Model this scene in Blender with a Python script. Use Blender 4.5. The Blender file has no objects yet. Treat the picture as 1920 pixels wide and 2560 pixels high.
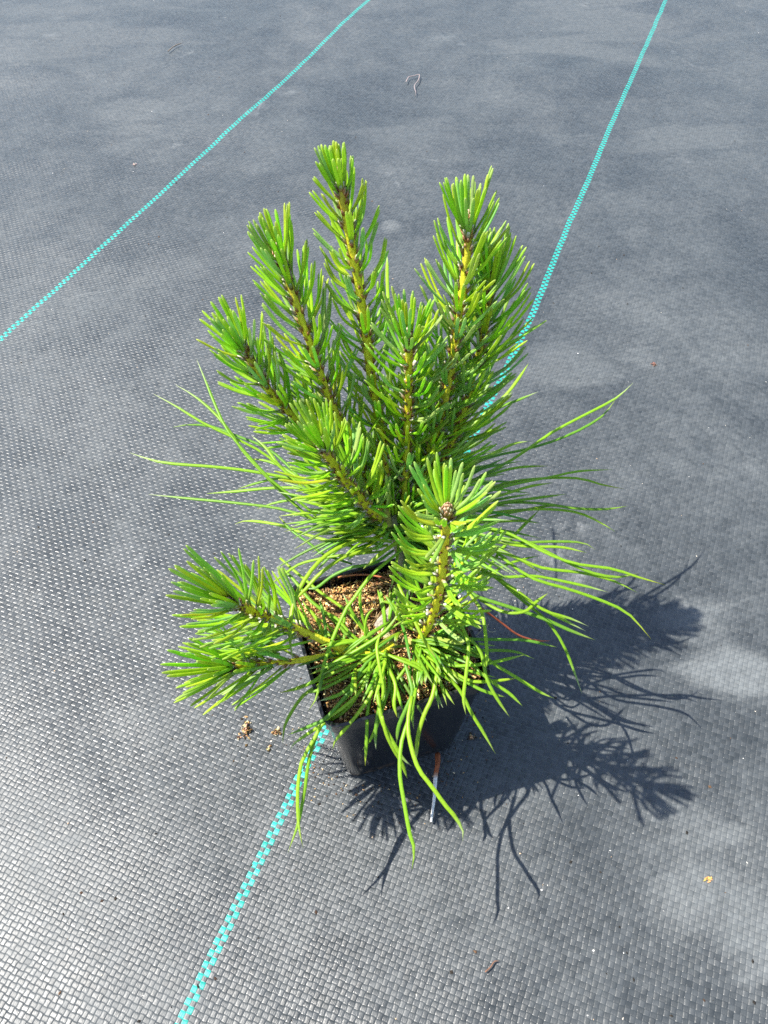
import bpy, bmesh, math, random
from mathutils import Vector, Matrix, noise

random.seed(11)
SC = bpy.context.scene
CM = 0.01

# ------------------------------------------------------------------ camera
CAM_H, F_PX, PITCH, ROLL = 48.02, 2049.6, 0.87804, -0.0125     # cm, pixels of a 2560 px tall frame, radians
_f = Vector((0, math.cos(PITCH), -math.sin(PITCH)))
_u0 = Vector((0, math.sin(PITCH), math.cos(PITCH)))
_r0 = Vector((1, 0, 0))
_c, _s = math.cos(ROLL), math.sin(ROLL)
_r = _c*_r0 + _s*_u0
_u = -_s*_r0 + _c*_u0
cd = bpy.data.cameras.new('camera')
cam = bpy.data.objects.new('camera', cd)
SC.collection.objects.link(cam)
cam.matrix_world = Matrix(((_r.x, _u.x, -_f.x, 0), (_r.y, _u.y, -_f.y, 0), (_r.z, _u.z, -_f.z, CAM_H*CM), (0, 0, 0, 1)))
cd.sensor_fit = 'VERTICAL'
cd.sensor_height = 36
cd.lens = F_PX/2560*36
cd.clip_start = 0.01
cd.clip_end = 200
SC.camera = cam

# ------------------------------------------------------------------ light
SUN_V = Vector((.56, -.088, -1.0))          # travel direction of the sunlight
sl = bpy.data.lights.new('sun', 'SUN')
sl.energy = 4.9
sl.angle = math.radians(.5)
sl.color = (1, .95, .87)
sun = bpy.data.objects.new('sun', sl)
SC.collection.objects.link(sun)
sun.rotation_euler = SUN_V.to_track_quat('-Z', 'Y').to_euler()
w = bpy.data.worlds.new('World')
SC.world = w
w.use_nodes = True
wn = w.node_tree.nodes
sky = wn.new('ShaderNodeTexSky')
sky.sky_type = 'NISHITA'
sky.sun_disc = False
sky.sun_elevation = math.radians(60.4)
sky.sun_rotation = math.radians(280.2)
bg = wn['Background']
bg.inputs['Strength'].default_value = .11
w.node_tree.links.new(sky.outputs[0], bg.inputs['Color'])
SC.view_settings.view_transform = 'Standard'
SC.view_settings.look = 'None'
SC.view_settings.gamma = 1
SC.view_settings.use_curve_mapping = False
SC.view_settings.exposure = 1.32
SC.cycles.max_bounces = 6
SC.cycles.use_denoising = False

# ------------------------------------------------------------------ helpers
def at(x, y, z):
    """photo pixel + real height above the fabric (cm) -> world point (m)"""
    d = (x-960)/F_PX*_r - (y-1280)/F_PX*_u + _f
    t = (z-CAM_H)/d.z
    return (Vector((0, 0, CAM_H)) + t*d)*CM

def tag(o, label=None, cat=None, group=None, kind=None):
    if label: o['label'] = label
    if cat: o['category'] = cat
    if group: o['group'] = group
    if kind: o['kind'] = kind
    return o

def rnd(a, b): return random.uniform(a, b)
def lerp(a, b, t): return a+(b-a)*t
def mix(a, b, t): return tuple(a[i]+(b[i]-a[i])*t for i in range(3))

def spline(pts, n):
    """Catmull-Rom through pts, n+1 samples evenly spaced along its length"""
    P = [Vector(p) for p in pts]
    P = [P[0]*2-P[1]]+P+[P[-1]*2-P[-2]]
    out = []
    for i in range(1, len(P)-2):
        for k in range(12):
            t = k/12
            a, b, c, d = P[i-1], P[i], P[i+1], P[i+2]
            out.append(.5*((2*b)+(c-a)*t+(2*a-5*b+4*c-d)*t*t+(3*b-a-3*c+d)*t**3))
    out.append(P[-2].copy())
    L = [0]
    for i in range(1, len(out)): L.append(L[-1]+(out[i]-out[i-1]).length)
    res, j = [], 0
    for k in range(n+1):
        s = L[-1]*k/n
        while j < len(L)-2 and L[j+1] < s: j += 1
        g = (L[j+1]-L[j]) or 1e-9
        res.append(out[j].lerp(out[j+1], (s-L[j])/g))
    return res

class MB:
    """collects vertices, faces and colours, builds one mesh object"""
    def __init__(self):
        self.v, self.f, self.c = [], [], []
    def tube(self, pts, rads, cols, sides=6, flat=1.0, up=None, wob=None, cap=True):
        n0 = len(self.v)
        prev = up
        N = len(pts)
        for i, p in enumerate(pts):
            T = (pts[min(i+1, N-1)]-pts[max(i-1, 0)]).normalized()
            if prev is None:
                prev = Vector((0, 0, 1)) if abs(T.z) < .9 else Vector((1, 0, 0))
            n = prev-T*prev.dot(T)
            if n.length < 1e-5: n = T.orthogonal()
            n.normalize()
            prev = n
            b = T.cross(n)
            for k in range(sides):
                a = 2*math.pi*k/sides
                r = rads[i]*(wob(i, k) if wob else 1)
                self.v.append(p + b*math.cos(a)*r + n*math.sin(a)*r*flat)
                self.c.append(cols[i])
        for i in range(N-1):
            for k in range(sides):
                k2 = (k+1) % sides
                self.f.append((n0+i*sides+k, n0+i*sides+k2, n0+(i+1)*sides+k2, n0+(i+1)*sides+k))
        if cap:
            self.f.append(tuple(n0+k for k in range(sides))[::-1])
            self.f.append(tuple(n0+(N-1)*sides+k for k in range(sides)))
    def chip(self, p, q, s, col):
        """small irregular lump / sliver: s = three half sizes, q = rotation matrix"""
        n0 = len(self.v)
        for a in ((1, 0, 0), (-1, 0, 0), (0, 1, 0), (0, -1, 0), (0, 0, 1), (0, 0, -1)):
            v = Vector((a[0]*s[0]*rnd(.7, 1.2), a[1]*s[1]*rnd(.7, 1.2), a[2]*s[2]*rnd(.7, 1.2)))
            v += Vector((rnd(-.3, .3)*s[0]*abs(a[1]+a[2]), rnd(-.3, .3)*s[1]*abs(a[0]+a[2]), 0))
            self.v.append(p+q@v)
            self.c.append(col)
        for t in ((0, 2, 4), (2, 1, 4), (1, 3, 4), (3, 0, 4), (2, 0, 5), (1, 2, 5), (3, 1, 5), (0, 3, 5)):
            self.f.append(tuple(n0+i for i in t))
    def build(self, name, mat, parent=None, smooth=True):
        me = bpy.data.meshes.new(name)
        org, q = Vector(), parent
        while q: org += q.location; q = q.parent
        me.from_pydata([tuple(v-org) for v in self.v], [], self.f)
        ca = me.color_attributes.new('Col', 'FLOAT_COLOR', 'POINT')
        flat = []
        for c in self.c: flat += [c[0], c[1], c[2], 1]
        ca.data.foreach_set('color', flat)
        me.materials.append(mat)
        if smooth: me.polygons.foreach_set('use_smooth', [True]*len(me.polygons))
        me.update()
        o = bpy.data.objects.new(name, me)
        SC.collection.objects.link(o)
        if parent: o.parent = parent
        return o

# node shortcuts
class NT:
    def __init__(self, name):
        self.m = bpy.data.materials.new(name)
        self.m.use_nodes = True
        self.t = self.m.node_tree
        self.b = self.t.nodes['Principled BSDF']
    def n(self, kind, **kw):
        nd = self.t.nodes.new(kind)
        for k, v in kw.items(): setattr(nd, k, v)
        return nd
    def link(self, a, b): self.t.links.new(a, b)
    def val(self, sock, x):
        if hasattr(x, 'links') or isinstance(x, bpy.types.NodeSocket): self.link(x, sock)
        else: sock.default_value = x
    def math(self, op, a, b=None, c=None, clamp=False):
        nd = self.n('ShaderNodeMath', operation=op, use_clamp=clamp)
        self.val(nd.inputs[0], a)
        if b is not None: self.val(nd.inputs[1], b)
        if c is not None: self.val(nd.inputs[2], c)
        return nd.outputs[0]
    def noise(self, vec, scale, detail=3, rough=.5, dist=0):
        nd = self.n('ShaderNodeTexNoise')
        if vec: self.link(vec, nd.inputs['Vector'])
        nd.inputs['Scale'].default_value = scale
        nd.inputs['Detail'].default_value = detail
        nd.inputs['Roughness'].default_value = rough
        nd.inputs['Distortion'].default_value = dist
        return nd.outputs['Fac']
    def ramp(self, fac, lo, hi, a=0.0, b=1.0):
        nd = self.n('ShaderNodeMapRange', clamp=True)
        nd.interpolation_type = 'SMOOTHSTEP'
        self.val(nd.inputs['Value'], fac)
        for k, v in (('From Min', lo), ('From Max', hi), ('To Min', a), ('To Max', b)): self.val(nd.inputs[k], v)
        return nd.outputs[0]
    def mixc(self, fac, a, b, blend='MIX'):
        nd = self.n('ShaderNodeMix', data_type='RGBA', blend_type=blend)
        self.val(nd.inputs[0], fac)
        for s, x in ((nd.inputs[6], a), (nd.inputs[7], b)):
            if isinstance(x, tuple): s.default_value = (*x, 1)
            else: self.link(x, s)
        return nd.outputs[2]
    def mixf(self, fac, a, b):
        nd = self.n('ShaderNodeMix', data_type='FLOAT')
        self.val(nd.inputs[0], fac); self.val(nd.inputs[2], a); self.val(nd.inputs[3], b)
        return nd.outputs[0]
    def bump(self, h, strength, dist, normal=None):
        nd = self.n('ShaderNodeBump')
        nd.inputs['Strength'].default_value = strength
        nd.inputs['Distance'].default_value = dist
        self.link(h, nd.inputs['Height'])
        if normal: self.link(normal, nd.inputs['Normal'])
        return nd.outputs[0]

# ------------------------------------------------------------------ materials
def mat_fabric():
    M = NT('woven_fabric')
    uv = M.n('ShaderNodeUVMap', uv_map='weave').outputs[0]
    sp = M.n('ShaderNodeSeparateXYZ'); M.link(uv, sp.inputs[0])
    geo = M.n('ShaderNodeTexCoord').outputs['Object']
    U, V = sp.outputs[0], sp.outputs[1]              # already in cells (one tape = 1)
    # tapes wander a little
    wob = M.noise(uv, .09, 2)
    wob2 = M.noise(uv, .35, 1)
    U = M.math('ADD', U, M.math('MULTIPLY', M.math('SUBTRACT', wob, .5), .8))
    V = M.math('ADD', V, M.math('MULTIPLY', M.math('SUBTRACT', wob2, .5), .35))
    fu, fv = M.math('FLOOR', U), M.math('FLOOR', V)
    cu, cv = M.math('FRACT', U), M.math('FRACT', V)
    par = M.math('FLOORED_MODULO', M.math('ADD', fu, fv), 2.0)         # 0: tape along V on top, 1: tape along U on top
    # signed distance from the cell centre, -1..1
    du = M.math('MULTIPLY_ADD', cu, 2.0, -1.0)
    dv = M.math('MULTIPLY_ADD', cv, 2.0, -1.0)
    def dome(x, p):                                     # flat in the middle, diving at the ends
        return M.math('SUBTRACT', 1.0, M.math('POWER', M.math('ABSOLUTE', x), p))
    # per-cell random tilt and height
    cell = M.n('ShaderNodeCombineXYZ'); M.link(fu, cell.inputs[0]); M.link(fv, cell.inputs[1])
    wn_ = M.n('ShaderNodeTexWhiteNoise', noise_dimensions='2D'); M.link(cell.outputs[0], wn_.inputs['Vector'])
    rs = M.n('ShaderNodeSeparateColor'); M.link(wn_.outputs['Color'], rs.inputs[0])
    r1, r2, r3 = rs.outputs
    warp = M.math('ADD', M.math('MULTIPLY', dome(dv, 3.6), .85), M.math('MULTIPLY', dome(du, 8), .22))
    weft = M.math('ADD', M.math('MULTIPLY', dome(du, 3.4), 1.0), M.math('MULTIPLY', dome(dv, 8), .18))
    h = M.mixf(par, warp, weft)
    tilt = M.math('ADD', M.math('MULTIPLY', M.math('MULTIPLY', M.math('SUBTRACT', r1, .5), du), .26),
                  M.math('MULTIPLY', M.math('MULTIPLY', M.math('SUBTRACT', r2, .5), dv), .26))
    h = M.math('ADD', h, tilt)
    # fine crinkle in the tapes, stretched along each tape
    mp = M.n('ShaderNodeMapping'); M.link(uv, mp.inputs[0]); mp.inputs['Scale'].default_value = (3.2, 1.1, 1)
    cr = M.noise(mp.outputs[0], 1.6, 3, .6)
    h = M.math('ADD', h, M.math('MULTIPLY', cr, .45))
    nrm = M.bump(h, 1.0, .00027)
    # teal marker tapes: two neighbouring tapes along V
    a1 = M.math('COMPARE', fu, 0.0, .01); a2 = M.math('COMPARE', fu, 1.0, .01)
    b1 = M.math('COMPARE', fu, STRIPE_CELLS+0.0, .01); b2 = M.math('COMPARE', fu, STRIPE_CELLS+1.0, .01)
    b0 = M.math('COMPARE', fu, -STRIPE_CELLS+0.0, .01); b3 = M.math('COMPARE', fu, -STRIPE_CELLS+1.0, .01)
    m = M.math('ADD', M.math('ADD', M.math('ADD', a1, a2), M.math('ADD', b1, b2)), M.math('ADD', b0, b3))
    over = M.math('MAXIMUM', M.math('SUBTRACT', 1.0, par), M.math('GREATER_THAN', M.math('ABSOLUTE', dv), .80))
    inner = M.math('MULTIPLY', M.math('LESS_THAN', M.math('ABSOLUTE', du), .97), M.math('LESS_THAN', M.math('ABSOLUTE', dv), 1.1))
    teal = M.math('MULTIPLY', M.math('MULTIPLY', m, over), inner)
    # colours: black tape, grey dust that settles in patches, blobs of dust and painted sheen, pale mineral stains
    n_big = M.noise(geo, 5.2, 5, .55, .4)
    n_mid = M.noise(geo, 22, 4, .6)
    n_fine = M.noise(geo, 160, 3, .65)
    streak = M.n('ShaderNodeMapping'); M.link(uv, streak.inputs[0]); streak.inputs['Scale'].default_value = (.06, .012, 1)
    n_str = M.noise(streak.outputs[0], 3, 4, .6)
    base = M.mixc(r3, (.013, .0165, .0185), (.036, .041, .044))
    dust_sheen = M.ramp(M.math('ADD', M.math('MULTIPLY', n_big, .6), M.math('MULTIPLY', n_mid, .4)), .33, .74, .10, .56)
    dust_sheen = M.math('MULTIPLY', dust_sheen, M.ramp(n_fine, .25, .75, .55, 1.15))
    smr = M.n('ShaderNodeMapping'); M.link(geo, smr.inputs[0]); smr.inputs['Rotation'].default_value = (0, 0, .5); smr.inputs['Scale'].default_value = (1.6, 4.5, 1)
    smear = smr.outputs[0]
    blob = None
    for (bx, by, br, ba) in DUST_SHEEN_BLOBS:
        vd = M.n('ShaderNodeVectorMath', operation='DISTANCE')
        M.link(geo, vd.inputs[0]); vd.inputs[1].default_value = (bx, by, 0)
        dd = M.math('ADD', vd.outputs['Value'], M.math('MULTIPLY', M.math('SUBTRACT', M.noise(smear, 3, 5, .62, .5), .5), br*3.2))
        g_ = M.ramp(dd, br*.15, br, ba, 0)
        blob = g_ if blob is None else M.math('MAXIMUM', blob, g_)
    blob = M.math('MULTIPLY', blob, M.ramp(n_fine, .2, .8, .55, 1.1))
    dust_sheen = M.math('MAXIMUM', dust_sheen, blob)
    col = M.mixc(dust_sheen, base, (.118, .129, .131))
    chalk = M.math('MULTIPLY', M.ramp(M.noise(geo, 9, 6, .68, .8), .60, .78, 0, .5), M.ramp(n_str, .35, .65))
    col = M.mixc(chalk, col, (.36, .37, .36))
    col = M.mixc(teal, col, M.mixc(r3, (.010, .235, .195), (.018, .30, .25)))
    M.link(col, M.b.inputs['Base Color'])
    rough = M.math('ADD', M.ramp(dust_sheen, 0, .6, .27, .48), M.math('MULTIPLY', r2, .12))
    M.link(rough, M.b.inputs['Roughness'])
    M.b.inputs['Specular IOR Level'].default_value = .50
    M.link(nrm, M.b.inputs['Normal'])
    return M.m

def mat_attr(name, rough=.45, spec=.5, trans=0.0, bump=None, noise_amt=.15, coat=0):
    M = NT(name)
    at_ = M.n('ShaderNodeAttribute', attribute_name='Col')
    geo = M.n('ShaderNodeTexCoord').outputs['Object']
    nz = M.noise(geo, 900, 3, .6)
    k = M.ramp(nz, .3, .7, 1-noise_amt, 1+noise_amt)
    hs = M.n('ShaderNodeHueSaturation'); M.link(at_.outputs['Color'], hs.inputs['Color']); M.link(k, hs.inputs['Value'])
    col = hs.outputs[0]
    M.link(col, M.b.inputs['Base Color'])
    M.b.inputs['Roughness'].default_value = rough
    M.b.inputs['Specular IOR Level'].default_value = spec
    if coat:
        M.b.inputs['Coat Weight'].default_value = coat
        M.b.inputs['Coat Roughness'].default_value = .3
    if bump:
        M.link(M.bump(M.noise(geo, bump[0], 3, .6), bump[1], bump[2]), M.b.inputs['Normal'])
    if trans:
        tr = M.n('ShaderNodeBsdfTranslucent')
        g = M.n('ShaderNodeGamma'); M.link(col, g.inputs[0]); g.inputs[1].default_value = .72
        M.link(g.outputs[0], tr.inputs['Color'])
        mx = M.n('ShaderNodeMixShader'); mx.inputs[0].default_value = trans
        out = M.t.nodes['Material Output']
        M.link(M.b.outputs[0], mx.inputs[1]); M.link(tr.outputs[0], mx.inputs[2]); M.link(mx.outputs[0], out.inputs[0])
    return M.m

def mat_pot():
    M = NT('black_plastic')
    geo = M.n('ShaderNodeTexCoord').outputs['Object']
    mp = M.n('ShaderNodeMapping'); M.link(geo, mp.inputs[0]); mp.inputs['Scale'].default_value = (1, 1, .25)
    sm = M.noise(mp.outputs[0], 55, 4, .6)
    spk = M.ramp(M.noise(geo, 1100, 2, .5), .66, .74)
    sepz = M.n('ShaderNodeSeparateXYZ'); M.link(geo, sepz.inputs[0])
    low = M.ramp(sepz.outputs[2], .0, .012, 1, 0)
    col = M.mixc(M.ramp(sm, .35, .8, 0, .45), (.008, .009, .011), (.035, .036, .038))
    col = M.mixc(M.math('MULTIPLY', spk, .55), col, (.2, .15, .1))
    col = M.mixc(M.math('MULTIPLY', low, M.ramp(M.noise(geo, 260, 3), .45, .62)), col, (.12, .075, .04))
    M.link(col, M.b.inputs['Base Color'])
    M.link(M.ramp(sm, .3, .7, .14, .30), M.b.inputs['Roughness'])
    M.link(M.bump(M.noise(mp.outputs[0], 140, 3), .25, .0006), M.b.inputs['Normal'])
    return M.m

CELL = .0030
def g2(x, y, r, a):
    p = at(x, y, 0)
    return (p.x, p.y, r, a)
DUST_SHEEN_BLOBS = [g2(1820, 1640, .055, .9), g2(1740, 2200, .06, .75), g2(1880, 2320, .05, .8), g2(150, 90, .24, .45), g2(330, 330, .10, .5),
         g2(100, 900, .10, .4), g2(1480, 60, .25, .5), g2(1700, 320, .12, .5), g2(975, 565, .02, .7), g2(1430, 900, .07, .5), g2(1040, 330, .12, .4)]  # pale spots: some dust, plus sheen of the uneven sheet painted as colour
UV_ANG = -.3862
OFF2, OFF1 = -.11755, -.55899
STRIPE_CELLS = round((OFF1-OFF2)/CELL)
M_FAB = mat_fabric()
M_POT = mat_pot()
M_NEEDLE = mat_attr('pine_needle', .42, .45, .48, None, .10)
M_STEM = mat_attr('young_bark', .5, .4, .30, (700, .5, .0008), .22)
M_WOOD = mat_attr('old_bark', .8, .3, .0, (500, .8, .0015), .35)
M_SHEATH = mat_attr('papery_scale', .7, .3, .15, None, .3)
M_SOIL = mat_attr('coir_peat', .9, .15, .0, (1500, .6, .0008), .35)
M_DRY = mat_attr('dry_plant_bit', .7, .3, .0, None, .25)

# ------------------------------------------------------------------ the fabric sheet
def warp_u(x, y):
    """how far the marker line strays sideways where the sheet is rucked"""
    v = x*math.sin(-UV_ANG)+y*math.cos(UV_ANG)
    pts = [(-9, .0), (.05, -.005), (.15, -.0035), (.26, .0004), (.45, .006), (.62, .0088), (.85, .004), (1.1, 0), (1.5, -.004), (1.9, 0), (9, 0)]
    r = 0
    for (a, p), (b, q) in zip(pts, pts[1:]):
        if a <= v <= b:
            t = (v-a)/(b-a); t = t*t*(3-2*t)
            r = lerp(p, q, t)
    u = x*math.cos(UV_ANG)+y*math.sin(UV_ANG)
    return r*math.exp(-((u-OFF2)/.35)**2)

def ground_z(x, y):
    d = math.hypot(x+.0, y-.233)
    k = min(1, max(0, (d-.055)/.10)); k = k*k*(3-2*k)
    z = .0042*noise.noise(Vector((x*5.2+3.1, y*4.1, .3))) + .0016*noise.noise(Vector((x*11, y*9+5, 1.7)))
    z += .0007*noise.noise(Vector((x*31+2, y*27, 4)))
    return z*k

def axis(lo, hi, fine_lo, fine_hi, step):
    a = []
    x = fine_lo
    while x <= fine_hi+1e-9: a.append(x); x += step
    g, x = step, fine_lo
    while x > lo: g *= 1.35; x -= g; a.insert(0, max(x, lo))
    g, x = step, a[-1]
    while x < hi: g *= 1.35; x += g; a.append(min(x, hi))
    return a

def make_ground():
    xs = axis(-30, 30, -.85, .85, .008)
    ys = axis(-30, 40, -.10, 1.75, .008)
    me = bpy.data.meshes.new('ground')
    vs = [(x, y, ground_z(x, y) if (-1.5 < x < 1.5 and -1 < y < 2.6) else 0) for y in ys for x in xs]
    W = len(xs)
    fs = [(j*W+i, j*W+i+1, (j+1)*W+i+1, (j+1)*W+i) for j in range(len(ys)-1) for i in range(W-1)]
    me.from_pydata(vs, [], fs)
    uv = me.uv_layers.new(name='weave')
    ca, sa = math.cos(UV_ANG), math.sin(UV_ANG)
    per = []
    for (x, y, z) in vs:
        u = x*ca+y*sa-OFF2-warp_u(x, y)
        v = -x*sa+y*ca
        per.append((u/CELL+1.0, v/CELL))
    data = []
    for p in me.polygons:
        for vi in p.vertices: data += per[vi]
    uv.data.foreach_set('uv', data)
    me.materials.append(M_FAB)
    me.polygons.foreach_set('use_smooth', [True]*len(me.polygons))
    o = bpy.data.objects.new('ground', me)
    SC.collection.objects.link(o)
    o['kind'] = 'structure'
    o['label'] = 'black woven weed control fabric with teal marker lines'
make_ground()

# ------------------------------------------------------------------ the pot
PX, PY, YAW, RIM_Z = -.00024, .23274, .2962, .0982
def ring(half, rad, z, n=5):
    """rounded square, world coordinates"""
    out = []
    for qx, qy, a0 in ((1, 1, 0), (-1, 1, 90), (-1, -1, 180), (1, -1, 270)):
        for k in range(n+1):
            a = math.radians(a0+90*k/n)
            x, y = qx*(half-rad)+rad*math.cos(a), qy*(half-rad)+rad*math.sin(a)
            out.append(Vector((x*math.cos(YAW)-y*math.sin(YAW), x*math.sin(YAW)+y*math.cos(YAW), z)))
    return out

def loft(rings, name, mat, parent, close_first=False, close_last=False, smooth=True):
    bm = bmesh.new()
    rows = [[bm.verts.new(p) for p in r] for r in rings]
    n = len(rows[0])
    for a, b in zip(rows, rows[1:]):
        for i in range(n):
            bm.faces.new((a[i], a[(i+1) % n], b[(i+1) % n], b[i]))
    if close_first: bm.faces.new(rows[0][::-1])
    if close_last: bm.faces.new(rows[-1])
    bmesh.ops.recalc_face_normals(bm, faces=bm.faces)
    me = bpy.data.meshes.new(name); bm.to_mesh(me); bm.free()
    me.materials.append(mat)
    if smooth: me.polygons.foreach_set('use_smooth', [True]*len(me.polygons))
    o = bpy.data.objects.new(name, me); SC.collection.objects.link(o); o.parent = parent
    bv = o.modifiers.new('edge', 'EDGE_SPLIT'); bv.split_angle = math.radians(40)
    return o

pot = bpy.data.objects.new('plant_pot', None)
SC.collection.objects.link(pot)
pot.location = (PX, PY, 0)
tag(pot, 'square black plastic nursery pot holding the young pine', 'pot')
B, T, R0 = .0343, .0428, .0080
def hz(z): return lerp(B, T, z/.088)
body = [ring(hz(0)-.002, .007, .0008), ring(hz(0), R0, .0026), ring(hz(.02), R0, .02), ring(hz(.05), R0, .05),
        ring(hz(.088), R0, .088), ring(hz(.088)-.0012, R0, .0885), ring(hz(.05)-.0012, R0, .05), ring(hz(.003)-.0012, R0, .0034)]
loft(body, 'pot_body', M_POT, pot, True, True)
rim = [ring(T+.0003, R0, .0875), ring(T+.0012, R0, .0877), ring(T+.0017, R0, .0970), ring(T+.0026, R0+.001, .0979), ring(T+.0026, R0+.001, .0983),
       ring(T+.0010, R0, .0984), ring(T+.0006, R0, .0980), ring(T-.0002, R0, .0890), ring(T+.0003, R0, .0875)]
loft(rim, 'rim', M_POT, pot)
# moulded ribs along the inside of the rim
rb = MB()
for side in range(4):
    for k in range(17):
        s = lerp(-.031, .031, k/16)
        a = YAW+side*math.pi/2
        d = Vector((math.cos(a), math.sin(a), 0)); t = Vector((-d.y, d.x, 0))
        p = Vector((PX, PY, 0))+d*(T-.0012)+t*s
        rb.tube([p+Vector((0, 0, .089)), p+Vector((0, 0, .0975))], [.0006]*2, [(0, 0, 0)]*2, 4)
rb.build('rim_ribs', M_POT, pot, False)

# ------------------------------------------------------------------ the growing medium
SOIL_Z = .0952
def soil_z(x, y):
    """x, y in pot axes from the pot centre (m)"""
    z = SOIL_Z+.0035*noise.noise(Vector((x*60, y*60, 2)))+.0016*noise.noise(Vector((x*190, y*190, 7)))
    e = max(abs(x), abs(y))
    return z-.0025*max(0, (e-.034)/.008)
def pot_xy(x, y):
    return PX+x*math.cos(YAW)-y*math.sin(YAW), PY+x*math.sin(YAW)+y*math.cos(YAW)
SOILC = [(.16, .085, .035), (.24, .14, .06), (.34, .22, .10), (.46, .33, .18), (.05, .028, .014), (.10, .05, .022), (.55, .45, .30)]
SOILW = [5, 7, 7, 4, 3, 4, 1.5]
sm = MB()
NN, HS = 70, .0418
for j in range(NN+1):
    for i in range(NN+1):
        x, y = lerp(-HS, HS, i/NN), lerp(-HS, HS, j/NN)
        # pull the corners in to the rounded outline
        cx, cy = max(0, abs(x)-(HS-R0)), max(0, abs(y)-(HS-R0))
        q = math.hypot(cx, cy)
        if q > R0:
            x = math.copysign(HS-R0+cx*R0/q, x); y = math.copysign(HS-R0+cy*R0/q, y)
        X, Y = pot_xy(x, y)
        sm.v.append(Vector((X, Y, soil_z(x, y)-.0005)))
        n_ = noise.noise(Vector((x*400, y*400, 0)))
        sm.c.append(mix((.035, .02, .01), (.13, .07, .03), .5+.9*n_))
W = NN+1
for j in range(NN):
    for i in range(NN):
        sm.f.append((j*W+i, j*W+i+1, (j+1)*W+i+1, (j+1)*W+i))
def rotm(): return Matrix.Rotation(rnd(0, 6.28), 3, 'Z') @ Matrix.Rotation(rnd(-.7, .7), 3, 'X') @ Matrix.Rotation(rnd(-.7, .7), 3, 'Y')
for k in range(7500):
    x, y = rnd(-.0408, .0408), rnd(-.0408, .0408)
    if math.hypot(max(0, abs(x)-.032), max(0, abs(y)-.032)) > .009: continue
    X, Y = pot_xy(x, y)
    z = soil_z(x, y)+rnd(-.0006, .0012)
    c = random.choices(SOILC, SOILW)[0]
    c = (min(.8, c[0]*rnd(1.4, 2.1)), min(.7, c[1]*rnd(1.4, 2.0)), c[2]*rnd(1.1, 1.6))
    clump = noise.noise(Vector((x*110, y*110, 11)))
    if clump < -.25: c = mix(c, (.05, .025, .012), .6)
    if random.random() < .55: s = (rnd(.0005, .0013), rnd(.0004, .0009), rnd(.0003, .0007))
    else: s = (rnd(.0012, .0032), rnd(.0002, .0005), rnd(.0002, .0004))
    sm.chip(Vector((X, Y, z)), rotm(), s, c)
for k in range(420):       # thin coir fibres
    x, y = rnd(-.038, .038), rnd(-.038, .038)
    X, Y = pot_xy(x, y); z = soil_z(x, y)+.0008
    a, L = rnd(0, 6.28), rnd(.003, .009)
    p = Vector((X, Y, z)); d = Vector((math.cos(a), math.sin(a), rnd(-.1, .25)))*L
    b = Vector((rnd(-1, 1), rnd(-1, 1), rnd(0, 1)))*L*.25
    c = random.choice([(.30, .18, .08), (.45, .32, .18), (.12, .06, .03)])
    sm.tube(spline([p-d*.5, p+b, p+d*.5], 5), [.00013]*6, [c]*6, 3)
soil = sm.build('potting_soil', M_SOIL, None, False)
tag(soil, 'coarse brown coir and bark potting mix filling the black pot', 'soil', kind='stuff')

# ------------------------------------------------------------------ the pine
GREEN_Y = [(.38, .66, .03), (.44, .70, .03), (.32, .60, .04), (.48, .71, .04), (.34, .59, .10), (.37, .60, .16)]     # this year's needles
GREEN_O = [(.20, .42, .025), (.25, .48, .025), (.14, .34, .035), (.32, .54, .03)]                      # older needles
TIP = (.42, .50, .14)
pine = bpy.data.objects.new('pine_sapling', None)
SC.collection.objects.link(pine)
pine.location = at(962, 1560, 9.3)
tag(pine, 'small bushy green pine with yellow stems growing in the black pot', 'pine')
bpy.context.view_layer.update()

def needle(mb, pts, width, col, tip=TIP, young=False, up=None, segs=9, pale=0.0):
    P = spline(pts, segs)
    ts = [i/segs for i in range(segs+1)]
    if young:
        a, b = P[-2], P[-1]
        P = P[:-1]+[a.lerp(b, .55), a.lerp(b, .85), b]
        ts = ts[:-1]+[lerp(ts[-2], 1, .55), lerp(ts[-2], 1, .85), 1]
    n = len(P)
    rads, cols = [], []
    for i in range(n):
        t = ts[i]
        r = width*.5*(1 if t < .88 else max(.28, math.sqrt(max(0, 1-((t-.88)/.12)**2))))
        if not young: r = width*.5*min(1, .75+t*1.2)*(1 if t < .82 else max(.1, 1-((t-.82)/.18)**1.5))
        rads.append(r)
        c = mix(col, tip, max(0, (t-.85)/.15)*.75)
        if young: c = mix((.28, .42, .05), c, min(1, t/.25))
        if pale: c = mix(c, (.42, .48, .25), pale)
        cols.append(c)
    mb.tube(P, rads, cols, 7, .62, up)

def frame_at(P, i):
    T = (P[min(i+1, len(P)-1)]-P[max(i-1, 0)]).normalized()
    n = Vector((.31, -.5, .2)); n = (n-T*n.dot(T)).normalized()
    return T, n, T.cross(n)

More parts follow.
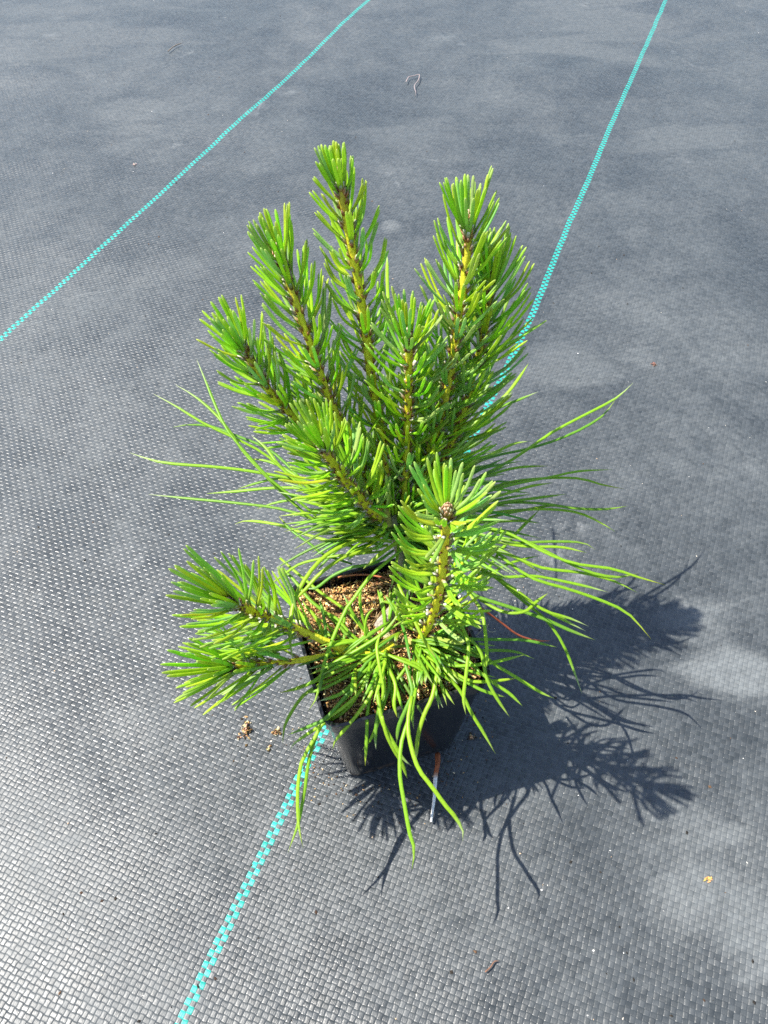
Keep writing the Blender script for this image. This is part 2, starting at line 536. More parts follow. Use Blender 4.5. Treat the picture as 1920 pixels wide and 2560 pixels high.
def shoot(path, zs, rad0, rad1, L, alpha, density=5.6, s0=0.0, bare=0.0, bend=.35, tipang=14, dim=1.0, green=GREEN_Y, lean=None, Lbase=.75, tipL=.82, label=None, opn=.5):
    """path: pixels base -> bud with heights zs (cm).  L needle length cm, alpha spread in degrees"""
    pts = [at(x, y, z) for (x, y), z in zip(path, zs)]
    length = sum((b-a).length for a, b in zip(pts, pts[1:]))
    n = max(12, int(length/.0025))
    P = spline(pts, n)
    st = MB()
    rads = [lerp(rad0, rad1, i/n)*CM for i in range(n+1)]
    cols = []
    for i in range(n+1):
        t = i/n
        k = .5+.5*noise.noise(P[i]*220)
        cols.append(mix(mix((.68, .68, .04), (.88, .80, .04), k), (.36, .23, .05), max(0, (t-.86)/.14)*.6))
    st.tube(P, rads, cols, 10, 1.0, None, lambda i, k: 1+.10*math.sin(k*2.5+i*.9)+.06*math.sin(i*1.7+k))
    so = st.build('shoot', M_STEM, pine)
    if label: so['label'] = label
    nd, sh, bd = MB(), MB(), MB()
    nf = int(length*100*density*1.52)
    for k in range(nf+10):
        s = (k+.5)/nf
        top = s >= 1
        if s < s0: continue
        s_ = min(s, .995)*(1.0) if not top else .995
        s_ = min(1, s_+rnd(-.008, .008))
        if top: s_ = 1-rnd(.0, .0035)/length
        i = int(s_*n)
        T, A, Bn = frame_at(P, i)
        ph = k*2.39996+rnd(-.25, .25)
        rd = A*math.cos(ph)+Bn*math.sin(ph)
        # brown scale leaf under the bundle
        bc = random.choice([(.30, .10, .03), (.38, .15, .045), (.20, .07, .02), (.46, .24, .08)])
        q0 = P[i]+rd*rads[i]*.92-T*.0012
        q1 = q0+(T*.8+rd*.45).normalized()*rnd(.0025, .0046)
        if random.random() < .62: sh.tube([q0, q0.lerp(q1, .5)+rd*.0003, q1], [.0006, .0008, .0002], [bc, mix(bc, (.35, .16, .06), .4), mix(bc, (.5, .4, .3), .4)], 5, .5, rd)
        tocam = (Vector((0, 0, .48))-P[i]).normalized()
        if not top and s_ < .96 and rd.dot((tocam-T*tocam.dot(T)).normalized()) > .72 and random.random() < opn: continue
        endk = max(0, (s_-.72)/.28)
        al = math.radians(lerp(alpha+3, tipang+8, endk**1.5)+rnd(-8, 8)*(1-.3*endk))
        if top: al = math.radians(rnd(6, tipang+9))
        ln = 1.08*L*lerp(Lbase, 1, min(1, s_/.3))*lerp(1, tipL, endk)*rnd(.86, 1.12)*CM
        p0 = P[i]+rd*rads[i]*.8
        d0 = (T*math.cos(al)+rd*math.sin(al)).normalized()
        if lean is not None: d0 = (d0+Vector(lean)*.25).normalized()
        shl = rnd(.30, .52)*CM*min(1, ln/(.02))
        # sheath, brown at the foot, papery pale at the mouth
        e = p0+d0*shl
        pc = random.choice([(.44, .42, .30), (.30, .32, .16), (.52, .50, .40), (.25, .30, .10)])
        sh.tube([p0, p0.lerp(e, .45), p0.lerp(e, .9), e+d0*.0006], [.00085, .0010, .00102, .00088],
                [bc, mix(bc, pc, .35), pc, mix(pc, (.6, .6, .5), .35)], 6, .85, rd)
        if random.random() < .5:      # torn fringe of the sheath
            for _ in range(2):
                sd = rd.cross(d0)*rnd(-1, 1)+rd*rnd(-1, 1)
                sh.tube([e-d0*.0008, e+d0*.0012+sd*.0009], [.00025, .00008], [(.6, .6, .52)]*2, 3)
        g = random.choice(green); g = tuple(v*dim*rnd(.85, 1.15) for v in g)
        # two needles of a bundle, slightly apart
        side = rd.cross(d0).normalized()
        if random.random() < .5: side = (side+rd*rnd(-1, 1)).normalized()
        split = rnd(.02, .11)
        cv = rnd(.2, 1.5)*bend
        for sg in (-1, 1):
            l2 = ln*rnd(.93, 1.03)
            d1 = (d0+side*sg*split).normalized()
            d2 = (d1*(1-cv*.6)+T*cv+Vector((0, 0, rnd(-.04, .06)))).normalized()
            a = e-d0*.001+side*sg*.0003
            b = a+d1*l2*.5
            c = b+d2*l2*.5
            b = b.lerp((a+c)/2, -.12)
            needle(nd, [a, b, c], rnd(.00148, .00176), tuple(v*rnd(.92, 1.08) for v in g), young=True, up=rd, segs=8)
    # bud
    Tt = (P[-1]-P[-3]).normalized()
    n_, b_ = Tt.orthogonal().normalized(), None
    b_ = Tt.cross(n_)
    pb = P[-1]
    bl = .0070
    prof = [(0, .0018), (.2, .0020), (.45, .0021), (.7, .0016), (.9, .0011), (1, .0003)]
    bd.tube([pb+Tt*bl*t for t, r in prof], [r for t, r in prof], [(.34, .20, .10)]*6, 8)
    for k in range(26):
        t = (k+.5)/26; ph = k*2.4
        r = .0021*math.sin(math.pi*min(1, .25+.75*t)**.9)+.0003
        rd = n_*math.cos(ph)+b_*math.sin(ph)
        q = pb+Tt*bl*t*.85+rd*r*.8
        c = random.choice([(.46, .24, .12), (.58, .38, .24), (.36, .17, .08), (.68, .55, .42)])
        bd.tube([q, q+Tt*.0012+rd*.0004, q+Tt*.0024+rd*rnd(0, .0003)], [.0008, .0007, .0001], [c, c, mix(c, (.7, .6, .5), .5)], 4, .45, rd)
    nd.build('needles', M_NEEDLE, so)
    sh.build('needle_sheaths', M_SHEATH, so)
    bd.build('bud', M_SHEATH, so)
    return so, P

def F(*pts): return [(x*1.1573, y*1.1573) for x, y in pts]      # positions read off the photo at 1659 px width

WZ = 13.5
# leader and its sisters
shoot(F((848, 1120), (838, 1070), (822, 930), (800, 800), (785, 680), (757, 520), (733, 396)), [13, 14.3, 18.0, 21.3, 24.2, 27.8, 30.4], .25, .18, 1.85, 40, 5.0, bend=.5, tipang=15,
      label='tallest upright leader shoot with a brown bud')
shoot(F((835, 1115), (800, 1050), (760, 970), (712, 860), (665, 730), (628, 620), (605, 558)), [13, 14.8, 17.4, 20.4, 23.6, 26.1, 27.5], .22, .15, 2.35, 36, 5.4, tipang=17)
shoot(F((840, 1125), (780, 1060), (700, 960), (640, 905), (590, 855), (545, 785), (522, 748)), [12.6, 14.4, 17.4, 19.5, 21.1, 23, 24.0], .21, .16, 2.35, 38, 5.4, tipang=20)
shoot(F((850, 1135), (808, 1108), (765, 1060), (722, 1005), (694, 962)), [12.8, 14.5, 17.1, 19.4, 21], .25, .18, 2.5, 46, 6.5, tipang=22,
      label='short shoot pointing up and left in front of the leader')
shoot(F((872, 1110), (876, 1040), (878, 960), (882, 880), (884, 800), (882, 735)), [12.8, 15, 17.4, 20, 22.4, 24.3], .22, .16, 2.5, 38, 5.6, tipang=22)
shoot(F((885, 1120), (915, 1020), (942, 930), (972, 810), (990, 690), (1009, 545), (1010, 490)), [12.8, 15.2, 17.8, 21.3, 24.2, 27.3, 28.4], .24, .17, 2.45, 42, 5.6, tipang=18,
      label='tall thick shoot right of the leader with a yellow stem')
shoot(F((895, 1110), (950, 1010), (990, 920), (1012, 850), (1045, 720), (1060, 618)), [12.5, 15.2, 17.8, 19.6, 23, 25.4], .20, .15, 2.8, 40, 5.4, tipang=20)
h_so, h_P = shoot(F((903, 1392), (915, 1368), (935, 1330), (952, 1262), (960, 1180), (966, 1108)), [9.4, 10.5, 12.7, 16.4, 20.2, 23.2], .23, .175, 2.55, 50, 3.9, opn=.8, s0=.08, bend=.45, tipang=32, tipL=.9,
      label='near upright shoot with woolly white flecks on its yellow stem')
shoot(F((850, 1395), (800, 1412), (735, 1398), (690, 1380), (640, 1358), (570, 1330), (505, 1303)), [9.9, 10.1, 10.7, 11.4, 12.5, 15.0, 18.0], .22, .17, 3.55, 36, 4.4, s0=.36, bend=.3, tipang=12, lean=(-.3, .2, .3), tipL=.95,
      label='low shoot leaning out over the pot rim to the left')
shoot(F((780, 1410), (700, 1418), (620, 1430), (545, 1437), (488, 1443)), [10.0, 10.2, 10.7, 11.9, 13.4], .17, .12, 3.1, 29, 4.2, s0=.42, bend=.1, tipang=16, tipL=.95,
      label='lowest side shoot lying just above the fabric on the left')

# flecks of white wool on the near shoot
for x, y, s in ((940, 1163, 1.7), (950, 1158, 1.3), (977, 1152, 1.2), (980, 1182, 1.3), (976, 1195, 1), (912, 1140, 1.2), (1000, 1245, 1.1), (985, 1262, 1.2), (992, 1272, 1.5), (1003, 1280, 1.6), (1010, 1265, 1.2), (993, 1290, 1.1), (1120, 1275, .9), (1072, 1330, .9)):
    p = at(x*1.1573, y*1.1573, 20.7 if y < 1220 else (16.5 if y < 1315 else 12))
    wl = MB()
    for _ in range(4):
        wl.chip(p+Vector((rnd(-1, 1), rnd(-1, 1), rnd(-1, 1)))*.0004*s, rotm(), (.0007*s, .0006*s, .0005*s), random.choice([(.75, .73, .62), (.6, .57, .42), (.8, .78, .72)]))
    wl.build('wool_fleck', M_SHEATH, h_so)


# woody trunk, forking into the whorl and the near shoot
tk = MB()
def limb(pts, zs, r0, r1, c0, c1):
    P = spline([at(x, y, z) for (x, y), z in zip(pts, zs)], 26)
    tk.tube(P, [lerp(r0, r1, i/26)*CM for i in range(27)], [mix(mix(c0, c1, i/26), (.08, .06, .045), .35*random.random()) for i in range(27)], 11, 1, None,
            lambda i, k: 1+.10*math.sin(k*1.9+i*.5)+.06*math.sin(i*1.3+k*3))
GB, YB = (.30, .27, .23), (.38, .34, .05)
limb([(935, 1600), (950, 1565), (985, 1525), (1012, 1480), (1010, 1410), (990, 1330), (975, 1290)], [8.6, 9.3, 9.9, 10.6, 11.6, 12.8, 13.6], .36, .32, GB, (.27, .25, .12))
limb([(990, 1340), (965, 1300), (960, 1270)], [12.4, 13.6, 14.6], .34, .3, (.3, .28, .08), YB)
limb([(990, 1345), (1010, 1310), (1022, 1285)], [12.2, 13.0, 13.6], .3, .26, (.3, .28, .08), YB)
limb([(960, 1570), (1005, 1600), (1045, 1612)], [9.0, 9.3, 9.5], .25, .27, GB, YB)
limb([(955, 1565), (970, 1600), (984, 1614), (960, 1625)], [9.2, 9.6, 9.8, 9.9], .25, .24, GB, YB)
tk.build('trunk', M_WOOD, pine)

# ---- the long older needles, each traced where it lies
LONG = []
def ln(pts, z0, z1, arch=0.6, **k): LONG.append((pts, z0, z1, arch, k))
# left fan
ln([(925, 1290), (900, 1260), (798, 1213), (705, 1192), (621, 1177), (536, 1167), (405, 1156), (325, 1132)], 13.2, 14.5)
ln([(960, 1300), (891, 1310), (806, 1302), (701, 1272), (595, 1258), (469, 1246), (372, 1236)], 13, 13)
ln([(945, 1270), (903, 1251), (827, 1243), (764, 1222), (680, 1220), (595, 1228), (517, 1234)], 13.8, 13)
ln([(880, 1300), (806, 1260), (756, 1218), (709, 1175), (659, 1133), (595, 1099), (511, 1059), (439, 1015), (384, 985)], 13, 17)
ln([(860, 1335), (781, 1298), (714, 1239), (659, 1184), (612, 1133), (574, 1078), (536, 1032), (486, 990), (439, 962)], 12.6, 16.5)
ln([(870, 1320), (806, 1302), (756, 1260), (688, 1209), (646, 1167), (574, 1083), (541, 1019), (519, 964), (492, 899)], 13, 18)
ln([(850, 1280), (802, 1243), (756, 1201), (701, 1146), (659, 1116), (595, 1091), (528, 1066), (469, 1062), (433, 1068)], 13, 15)
ln([(930, 1378), (861, 1361), (777, 1340), (701, 1313), (621, 1302), (587, 1310)], 12, 11)
ln([(930, 1320), (861, 1285), (806, 1253), (747, 1249), (692, 1256), (642, 1272)], 13, 12.4)
ln([(880, 1410), (810, 1386), (777, 1361), (730, 1327), (697, 1291)], 11, 12)
ln([(840, 1230), (756, 1205), (701, 1196), (659, 1203), (595, 1222)], 14, 13)
ln([(850, 1290), (780, 1225), (705, 1171), (665, 1120), (629, 1089)], 13, 15)
ln([(900, 1300), (840, 1260), (770, 1210), (700, 1165), (655, 1150), (612, 1147)], 13, 14)
# arching over the potting mix
ln([(980, 1355), (920, 1346), (882, 1355), (840, 1372), (808, 1394), (781, 1422), (760, 1452), (740, 1488), (731, 1517), (726, 1561), (725, 1606), (733, 1651)], 14, 12.6, 1.2, w=1.25, bright=1)
ln([(970, 1362), (899, 1380), (863, 1391), (827, 1413), (790, 1443), (767, 1470), (745, 1492), (727, 1514)], 13.5, 12.4, 1, w=1.2, bright=1)
ln([(960, 1378), (900, 1384), (831, 1391), (794, 1398), (747, 1411), (706, 1439), (668, 1467)], 13, 11, 1, bright=.6)
ln([(1090, 1322), (1050, 1335), (1000, 1352), (957, 1380), (931, 1402), (908, 1422)], 14, 13.4, .6, w=1.2, bright=1)
ln([(1010, 1370), (966, 1405), (935, 1431), (911, 1458), (893, 1485), (868, 1517), (850, 1554), (834, 1590), (819, 1630), (808, 1668), (799, 1715), (787, 1754), (772, 1776)], 13.5, 9.6, .8)
ln([(985, 1375), (935, 1408), (880, 1418), (830, 1440), (790, 1470), (762, 1470)], 13, 11.4, .6)
ln([(700, 1395), (730, 1422), (760, 1447), (800, 1480), (850, 1515), (885, 1545), (925, 1600)], 11.5, 10.2, .2)
ln([(705, 1420), (735, 1450), (775, 1500), (830, 1545), (870, 1590), (900, 1615)], 11.5, 10.2, .2)
ln([(940, 1610), (900, 1560), (880, 1530), (866, 1500), (858, 1487)], 10.2, 12, .3)
ln([(930, 1600), (912, 1560), (902, 1520), (900, 1490), (905, 1462)], 10.3, 12.4, .3)
ln([(950, 1605), (915, 1590), (915, 1550), (925, 1530), (938, 1521)], 10.3, 12, .5)
ln([(830, 1640), (815, 1600), (812, 1560), (805, 1520), (797, 1495)], 10.6, 11.8, .4)
ln([(850, 1640), (812, 1590), (790, 1545), (765, 1515), (757, 1502)], 10.4, 11.8, .4)
ln([(930, 1628), (878, 1585), (840, 1545), (806, 1530), (792, 1532)], 10.4, 11.4, .4)
ln([(1035, 1565), (1000, 1535), (985, 1512), (960, 1504), (949, 1508)], 11, 12, .4)
ln([(1020, 1570), (990, 1530), (975, 1505), (962, 1487)], 11, 12, .4)
ln([(800, 1690), (870, 1650), (940, 1600), (975, 1572), (1010, 1550)], 10.2, 11.8, .2)
ln([(740, 1720), (790, 1700), (830, 1660), (900, 1620), (960, 1580), (1000, 1530)], 10, 12, .2)
# the skirt hanging over the near rim
ln([(940, 1630), (903, 1653), (850, 1690), (808, 1707), (761, 1736), (733, 1773), (711, 1816), (707, 1859)], 10.8, 8, .6, bright=.5)
ln([(945, 1635), (913, 1660), (881, 1715), (852, 1754), (816, 1794), (790, 1809), (718, 1838)], 10.8, 9, .6)
ln([(955, 1640), (931, 1668), (903, 1725), (863, 1765), (812, 1801), (783, 1851), (754, 1905), (745, 1963), (744, 2017), (747, 2068), (758, 2120)], 11, 6.6, .9)
ln([(940, 1650), (908, 1700), (860, 1750), (805, 1810), (780, 1870), (769, 1919), (762, 1974), (754, 2017), (744, 2064), (720, 2131)], 11, 6, .9)
ln([(950, 1640), (920, 1690), (870, 1770), (800, 1815), (740, 1855), (723, 1876)], 10.6, 8, .6)
ln([(950, 1650), (939, 1689), (945, 1740), (953, 1794), (968, 1830), (989, 1867), (1007, 1896), (1029, 1915)], 10.8, 8.6, .9, w=1.15, bright=.4)
ln([(955, 1790), (966, 1835), (986, 1877), (1004, 1906), (1018, 1946)], 10.6, 7.8, .3, bright=.5)
ln([(940, 1660), (931, 1707), (919, 1780), (917, 1834), (913, 1915)], 10.8, 8, .6)
ln([(975, 1660), (971, 1726), (950, 1762), (939, 1827), (940, 1874)], 10.8, 8.6, .8)
ln([(1020, 1660), (1000, 1689), (971, 1726), (953, 1783), (931, 1841), (906, 1874)], 10.8, 8.4, .7)
ln([(1010, 1650), (1025, 1700), (1031, 1733), (1015, 1773), (997, 1816), (991, 1863)], 11, 9, .8, w=1.15)
ln([(1052, 1620), (1047, 1653), (1043, 1707), (1033, 1762), (1031, 1798), (1035, 1823)], 10.8, 9, .7)
ln([(1100, 1640), (1092, 1689), (1080, 1744), (1062, 1783), (1047, 1830), (1042, 1870), (1038, 1914)], 11, 8.6, .9, w=1.15, bright=.8)
ln([(1040, 1720), (1030, 1770), (1018, 1809), (1005, 1850), (1000, 1888), (1000, 1943), (1008, 1992), (1024, 2082), (1036, 2124), (1030, 2173)], 11, 7.8, .7, w=1.1)
ln([(1030, 1740), (1020, 1800), (1024, 1850), (1045, 1919), (1081, 1968), (1111, 2010), (1141, 2046), (1159, 2082), (1157, 2103)], 11, 8, .7, w=1.1)
ln([(940, 1630), (1000, 1646), (1044, 1660), (1091, 1682), (1127, 1700), (1156, 1736), (1177, 1780), (1206, 1827), (1239, 1885)], 11, 8.2, 1.0, w=1.1, bright=.3)
ln([(960, 1632), (1007, 1653), (1047, 1671), (1082, 1702)], 11, 10.6, .5)
ln([(1110, 1540), (1152, 1581), (1199, 1624), (1217, 1697), (1243, 1747), (1275, 1794)], 12, 9.8, .6, bright=.4)
ln([(1140, 1540), (1170, 1603), (1167, 1671), (1159, 1744), (1165, 1787)], 12, 10, .6)
ln([(1170, 1480), (1203, 1527), (1214, 1588), (1217, 1646), (1210, 1689)], 12.4, 10.8, .5)
ln([(995, 1460), (1020, 1515), (1040, 1559), (1062, 1603), (1094, 1650)], 13.6, 12.4, .4, bright=1)
ln([(955, 1750), (958, 1722), (950, 1675), (942, 1624), (945, 1600), (953, 1584)], 10.8, 12, .4)
ln([(960, 1650), (985, 1700), (989, 1726), (985, 1760), (993, 1794)], 10.8, 10.2, .6)
ln([(935, 1655), (890, 1700), (850, 1735), (800, 1752)], 10.6, 10.2, .3)
ln([(925, 1660), (870, 1690), (810, 1720), (760, 1735)], 10.5, 10, .3)
ln([(920, 1650), (850, 1675), (760, 1715), (700, 1732)], 10.6, 9.8, .3)
ln([(960, 1650), (930, 1730), (890, 1790), (840, 1850), (832, 1872)], 10.8, 9, .5)
# right of the pot, low
ln([(1030, 1600), (1084, 1610), (1130, 1615), (1179, 1625), (1253, 1626), (1295, 1631), (1335, 1647)], 10.8, 10.6, .5)
ln([(1050, 1620), (1091, 1644), (1127, 1663), (1180, 1663), (1232, 1656), (1312, 1637)], 10.6, 11, .2)
ln([(1130, 1610), (1170, 1622), (1211, 1642), (1243, 1665), (1285, 1690), (1350, 1730), (1386, 1746)], 10.8, 10.2, .6)
ln([(1120, 1590), (1155, 1594), (1190, 1598), (1264, 1599), (1316, 1601), (1392, 1618)], 11, 10.6, .6)
ln([(1060, 1625), (1095, 1654), (1137, 1682), (1179, 1703), (1232, 1703), (1295, 1695)], 10.6, 10.2, .3)
ln([(1090, 1650), (1130, 1685), (1169, 1707), (1211, 1728), (1264, 1743)], 10.4, 10, .4)
ln([(1160, 1640), (1200, 1680), (1236, 1709), (1274, 1734), (1306, 1765)], 10.6, 10, .4)
ln([(1040, 1610), (1090, 1625), (1150, 1665), (1200, 1685), (1240, 1693)], 10.6, 10.4, .3)
ln([(1040, 1600), (1085, 1600), (1140, 1620), (1190, 1640), (1225, 1642)], 10.8, 10.6, .4)
# right fan
ln([(1075, 1300), (1120, 1260), (1176, 1207), (1221, 1180), (1266, 1158), (1321, 1122), (1380, 1081), (1447, 1045), (1538, 997), (1583, 957)], 13.4, 15, 1, w=.95)
ln([(1030, 1300), (1080, 1250), (1153, 1180), (1221, 1144), (1303, 1126), (1380, 1104), (1447, 1076), (1506, 1040), (1538, 1000)], 13.4, 14.5, 1, w=.95)
ln([(1080, 1270), (1131, 1207), (1194, 1155), (1244, 1128), (1289, 1108), (1330, 1103)], 13.4, 14, .8)
ln([(1080, 1280), (1122, 1243), (1176, 1207), (1257, 1177), (1312, 1167), (1370, 1165)], 13.4, 13.5, .8)
ln([(1080, 1300), (1153, 1262), (1203, 1235), (1289, 1210), (1380, 1192), (1447, 1178), (1531, 1174)], 13.4, 13, .9, w=.9)
ln([(1100, 1290), (1199, 1235), (1266, 1207), (1357, 1196), (1447, 1196), (1506, 1212), (1560, 1222)], 13.4, 12.6, .9, w=.95)
ln([(1100, 1290), (1176, 1262), (1257, 1237), (1325, 1216), (1382, 1207)], 13.4, 13.4, .6)
ln([(1090, 1320), (1167, 1284), (1244, 1259), (1334, 1246), (1416, 1235)], 13.2, 13, .6)
ln([(1100, 1310), (1199, 1275), (1266, 1257), (1357, 1259), (1438, 1271), (1515, 1273), (1569, 1265)], 13, 12.4, .8, w=.95)
ln([(1100, 1320), (1167, 1298), (1244, 1280), (1357, 1273), (1438, 1280), (1493, 1302), (1538, 1329)], 13, 12, .8, w=.95)
ln([(1110, 1330), (1180, 1305), (1244, 1289), (1312, 1275), (1380, 1264), (1416, 1271)], 13, 12.6, .5, bright=.6)
ln([(1090, 1330), (1153, 1311), (1230, 1305), (1303, 1302), (1350, 1308)], 13, 12.6, .5, bright=.6)
ln([(1090, 1320), (1153, 1334), (1199, 1352), (1289, 1357), (1380, 1354), (1456, 1357), (1490, 1375)], 13, 12, .6, bright=.3)
ln([(1140, 1340), (1221, 1352), (1312, 1366), (1402, 1368), (1468, 1382)], 12.8, 12, .6)
ln([(1090, 1320), (1153, 1320), (1221, 1320), (1285, 1339), (1357, 1379), (1438, 1409), (1529, 1422), (1596, 1443), (1662, 1462)], 13.2, 11.5, 1)
ln([(1100, 1310), (1170, 1315), (1244, 1330), (1312, 1352), (1393, 1393), (1470, 1429), (1538, 1443), (1596, 1434)], 13, 11.5, 1)
ln([(1110, 1330), (1167, 1343), (1221, 1370), (1289, 1393), (1357, 1420), (1461, 1433), (1538, 1454), (1594, 1482)], 12.8, 11, .9, bright=.3)
ln([(1110, 1310), (1176, 1334), (1221, 1361), (1266, 1402), (1334, 1447), (1425, 1474), (1515, 1506), (1574, 1537), (1628, 1598)], 12.8, 9.5, 1)
ln([(1130, 1400), (1199, 1433), (1257, 1443), (1334, 1440), (1402, 1452), (1470, 1467), (1522, 1481)], 12, 11, .6)
ln([(1130, 1360), (1176, 1397), (1221, 1433), (1289, 1474), (1357, 1524), (1425, 1546), (1472, 1566)], 12, 10.4, .7, bright=.4)
ln([(1140, 1340), (1180, 1375), (1212, 1411), (1266, 1461), (1334, 1510), (1402, 1546), (1465, 1578)], 12, 10, .7)
ln([(1110, 1440), (1153, 1456), (1185, 1488), (1266, 1515), (1357, 1546), (1425, 1576), (1488, 1600)], 11.6, 9.8, .6, w=1.1)
ln([(1140, 1400), (1185, 1420), (1227, 1435), (1296, 1493), (1366, 1551), (1412, 1620), (1455, 1734)], 12, 8, 1)
ln([(1200, 1500), (1260, 1530), (1311, 1529), (1339, 1506), (1370, 1483)], 11, 11.4, .4, bright=.6)
ln([(1130, 1110), (1176, 1067), (1230, 1018), (1266, 986), (1294, 950), (1321, 909)], 15.5, 18, .4)
ln([(1110, 1130), (1153, 1108), (1194, 1063), (1244, 1022), (1303, 997), (1346, 979)], 15, 17, .5, bright=.3)
ln([(1120, 1110), (1185, 1067), (1239, 1018), (1282, 979)], 15, 17, .5)
ln([(1180, 1450), (1221, 1420), (1257, 1370), (1312, 1311), (1348, 1275)], 11.8, 12.5, .2)
ln([(1150, 1440), (1200, 1460), (1250, 1420), (1300, 1400), (1345, 1390)], 11.4, 11.8, .2)
ln([(975, 820), (971, 760), (968, 700), (968, 638)], 21, 22, .2)

lg = MB()
for pts, z0, z1, arch, k in LONG:
    n = len(pts)
    L = [0]
    for a, b in zip(pts, pts[1:]): L.append(L[-1]+math.hypot(a[0]-b[0], a[1]-b[1]))
    P = [at(x, y, lerp(z0, z1, l/L[-1])+arch*(4*(l/L[-1])*(1-l/L[-1]))*.6) for (x, y), l in zip(pts, L)]
    c = random.choice(GREEN_O)
    c = mix(c, (.30, .46, .02), k.get('bright', rnd(0, .35)))
    tipc = random.choice([(.42, .45, .16), (.5, .42, .08), (.55, .55, .40), (.35, .45, .1)])
    needle(lg, P, .00188*k.get('w', 1)*rnd(.92, 1.06), c, tipc, segs=16, up=Vector((0, 0, 1)))

# ---- the rest of the tufts between the traced needles
def tuft(mb, centre, n, az, L, el, zr=.006, droop=.7, greens=GREEN_O, spread=.006, w=1.0):
    for k in range(n):
        a = math.radians(rnd(*az)); e = math.radians(rnd(*el)); l = rnd(*L)*CM
        p = centre+Vector((rnd(-1, 1)*spread, rnd(-1, 1)*spread, rnd(-1, 1)*zr))
        d = Vector((math.cos(a)*math.cos(e), math.sin(a)*math.cos(e), math.sin(e)))
        g = rnd(.4, 1.2)*droop
        sw = Vector((-d.y, d.x, 0))*rnd(-.2, .2)
        for sg in ((-1, 1) if random.random() < .6 else (1,)):
            dd = (d+Vector((-d.y, d.x, rnd(-.3, .3)))*sg*rnd(.02, .09)).normalized()
            P = [p, p+dd*l*.33+Vector((0, 0, .0)), p+dd*l*.66+Vector((0, 0, -g*l*.14))+sw*l*.3, p+dd*l*.97+Vector((0, 0, -g*l*.42))+sw*l*.8]
            c = random.choice(greens); c = tuple(v*rnd(.8, 1.15) for v in c)
            needle(mb, P, .0017*w*rnd(.9, 1.05), c, random.choice([(.42, .45, .16), (.55, .55, .40), (.3, .4, .1)]), segs=9, up=Vector((0, 0, 1)))
Wc = at(985, 1320, 12.8)
ft = MB()
tuft(ft, Wc, 62, (-35, 60), (4, 8.5), (0, 40))            # right
tuft(ft, Wc, 30, (60, 130), (3.5, 6.5), (0, 45))          # back
tuft(ft, Wc, 34, (130, 200), (4, 7.5), (-5, 40))        # left
tuft(ft, at(940, 1340, 12.4), 10, (150, 235), (2.2, 4.2), (0, 45))
tuft(ft, at(1020, 1350, 12.2), 16, (-100, -20), (2.5, 4.5), (-15, 20))
Hc = at(1050, 1610, 9.7)
tuft(ft, Hc, 24, (-80, 60), (2.4, 4.8), (5, 40), spread=.005, zr=.002)
tuft(ft, Hc, 6, (190, 300), (2.0, 3.6), (5, 45), spread=.005, zr=.002)
Ic = at(950, 1625, 9.9)
tuft(ft, Ic, 12, (175, 300), (2.4, 4.6), (5, 40), spread=.005, zr=.002)
tuft(ft, at(860, 1630, 10.2), 8, (90, 270), (2, 3.4), (0, 45), spread=.010, zr=.002)
tuft(ft, at(990, 1560, 10.6), 9, (30, 330), (2, 3.4), (5, 50), spread=.006, zr=.004)
tuft(ft, at(700, 1610, 11.4), 10, (165, 215), (3, 5), (5, 28), spread=.008, zr=.003, w=.95)
lg.build('long_needles', M_NEEDLE, pine)
ft.build('needle_tufts', M_NEEDLE, pine)

# root that has grown out of the drainage hole, brown with a white tip
rt = MB()
P = spline([at(1094, 1885, .5), at(1094, 1910, .7), at(1089, 1940, .6), at(1086, 1990, .45), at(1080, 2035, .4), at(1078, 2055, .3)], 20)
rt.tube(P, [.0017-.0006*min(1, i/9) if i < 9 else lerp(.0011, .0007, (i-9)/11) for i in range(21)], [(.30, .085, .03) if i < 7 else ((.5, .3, .2) if i == 7 else (.70, .68, .62)) for i in range(21)], 8)
rt.build('root', M_DRY, pine)

# ------------------------------------------------------------------ loose bits
def dead(name, label, pts, zs, r, c0, c1, cat='needle', n=24):
    mb = MB()
    P = spline([at(x, y, z) for (x, y), z in zip(pts, zs)], n)
    mb.tube(P, [r*(1 if i < n*.8 else max(.2, 1-(i-n*.8)/(n*.22))) for i in range(n+1)], [mix(c0, c1, i/n) for i in range(n+1)], 6, .7, Vector((0, 0, 1)))
    o = mb.build(name, M_DRY)
    return tag(o, label, cat)
dead('dead_needle', 'dead reddish brown needle poking out over the fabric right of the pot',
     [(1190, 1511), (1219, 1532), (1251, 1555), (1291, 1585), (1323, 1598), (1350, 1602), (1374, 1602)], [10.2, 9.6, 8.8, 7.8, 7, 6.4, 6], .00075, (.22, .05, .02), (.35, .09, .04))
dead('dead_needle', 'dead red brown needle lying on the potting mix at the far rim',
     [(845, 1443), (880, 1438), (915, 1437), (945, 1441), (985, 1452)], [10, 10.1, 10.1, 10.1, 10], .0006, (.35, .13, .05), (.28, .08, .03))
dead('dry_twig', 'thin curled brown twig on the fabric beyond the tallest shoot',
     [(1015, 205), (1022, 192), (1034, 190), (1048, 186), (1046, 200), (1036, 215), (1040, 232), (1037, 240)], [.3]*8, .0007, (.26, .21, .20), (.20, .17, .17), 'twig')
dead('dry_twig', 'short straight dark twig near the far left of the fabric',
     [(420, 128), (436, 115), (458, 106)], [.3]*3, .0009, (.12, .10, .08), (.14, .12, .10), 'twig')
dead('dry_twig', 'fine brown rootlet lying on the fabric in front of the pot shadow',
     [(1213, 2430), (1226, 2418), (1236, 2404), (1248, 2402)], [.2]*4, .0004, (.16, .08, .05), (.12, .07, .05), 'twig')
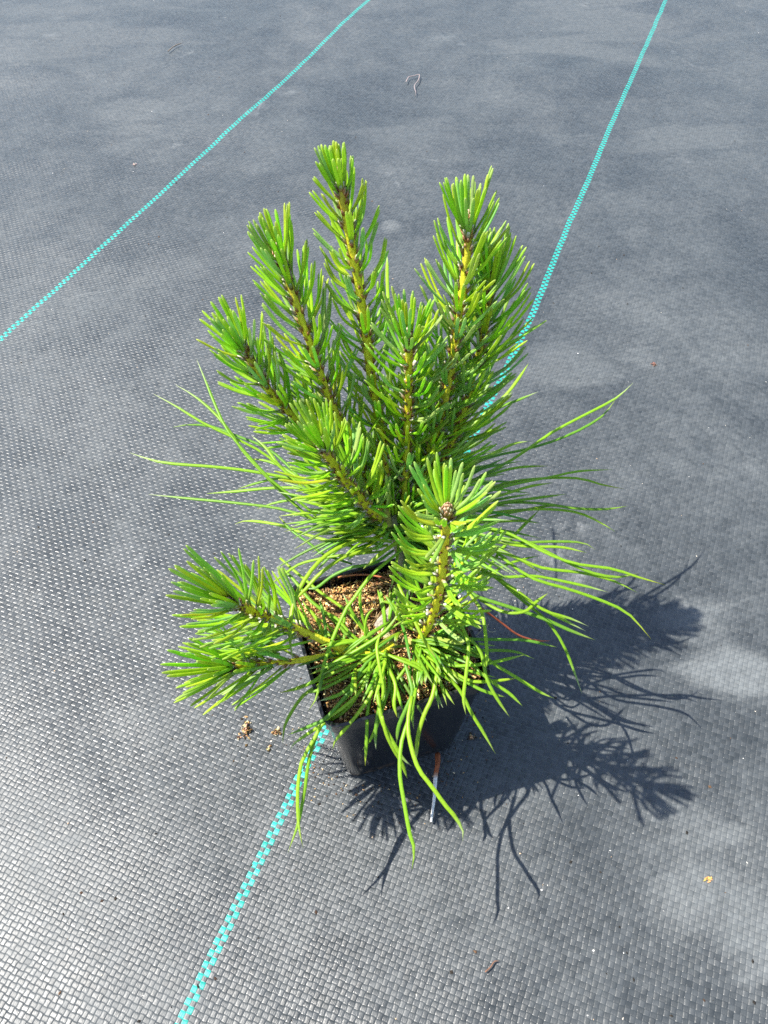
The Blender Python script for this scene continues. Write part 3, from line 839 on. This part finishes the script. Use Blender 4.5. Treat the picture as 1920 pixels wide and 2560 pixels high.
dead('dry_twig', 'curled cream fibre caught on the right rim of the pot',
     [(1190, 1590), (1205, 1575), (1222, 1560), (1216, 1572), (1228, 1580), (1240, 1577), (1236, 1571)], [9.9, 10.2, 10.6, 10.4, 10.2, 10.0, 10.0], .00018, (.35, .32, .2), (.45, .42, .3), 'fibre')
def clump(x, y, r, n, label, cols=None):
    mb = MB()
    c0 = at(x, y, 0)
    for k in range(n):
        a, d = rnd(0, 6.28), abs(random.gauss(0, .5))*r
        mb.chip(c0+Vector((math.cos(a)*d*.8, math.sin(a)*d*1.3, ground_z(c0.x, c0.y)+rnd(.0003, max(.0006, r*.55-d*.4)))), rotm(), (rnd(.0006, .0018), rnd(.0005, .001), rnd(.0004, .0008)),
                tuple(v*rnd(.8, 1.2) for v in random.choice(cols or SOILC)))
    o = mb.build('soil_clump' if not cols else 'leaf_flake', M_SOIL, None, False)
    return tag(o, label, 'soil' if not cols else 'flake')
clump(616, 1829, .0060, 90, 'larger brown crumb of potting mix on the fabric left of the pot')
clump(692, 1829, .0035, 35, 'smaller brown crumb of potting mix close beside the pot')
clump(672, 1873, .0022, 12, 'tiny pale crumb between the two brown crumbs and marker line')
clump(1177, 1842, .0022, 16, 'dark crumb in the pot shadow by the right wall of the pot')
clump(1775, 2194, .0022, 16, 'small orange tan flake alone on the bright lower right fabric', [(.5, .28, .10), (.45, .25, .08), (.6, .36, .16)])
clump(1633, 915, .0034, 14, 'reddish brown flake on the fabric above the right hand needles', [(.22, .12, .09), (.18, .10, .08)])
clump(336, 410, .0040, 10, 'pale tan flake beside the far left marker line', [(.5, .4, .32), (.4, .32, .26)])

# crumbs and grit too small and many to count
gr = MB()
def grit(x, y, s, c, flat=.4):
    p = at(x, y, 0)
    p.z = ground_z(p.x, p.y)+s*flat*.6
    gr.chip(p, Matrix.Rotation(rnd(0, 6.28), 3, 'Z'), (s, s*rnd(.4, .9), s*flat), c)
DARK = [(.02, .018, .016), (.05, .03, .02), (.10, .06, .035), (.03, .025, .02)]
PALE = [(.7, .68, .62), (.55, .5, .42), (.45, .33, .22), (.75, .73, .7)]
for k in range(330):
    x, y = rnd(-20, 1940), 2580*random.random()**1.0
    z = random.random()
    if z < .55: grit(x, y, rnd(.0003, .0008), random.choice(PALE))
    else: grit(x, y, rnd(.0004, .0013), random.choice(DARK))
for k in range(160):      # spilt round the pot foot
    a = rnd(-3.0, .3); r = rnd(.040, .056)+abs(random.gauss(0, .010))
    X, Y = PX+math.cos(a)*r, PY+math.sin(a)*r
    gr.chip(Vector((X, Y, ground_z(X, Y)+.0004)), rotm(), (rnd(.0004, .0010), rnd(.0003, .0006), .0004), random.choice(SOILC+DARK))
g = gr.build('grit', M_SOIL, None, False)
tag(g, 'scattered pale and dark grit and crumbs on the woven fabric', 'grit', kind='stuff')
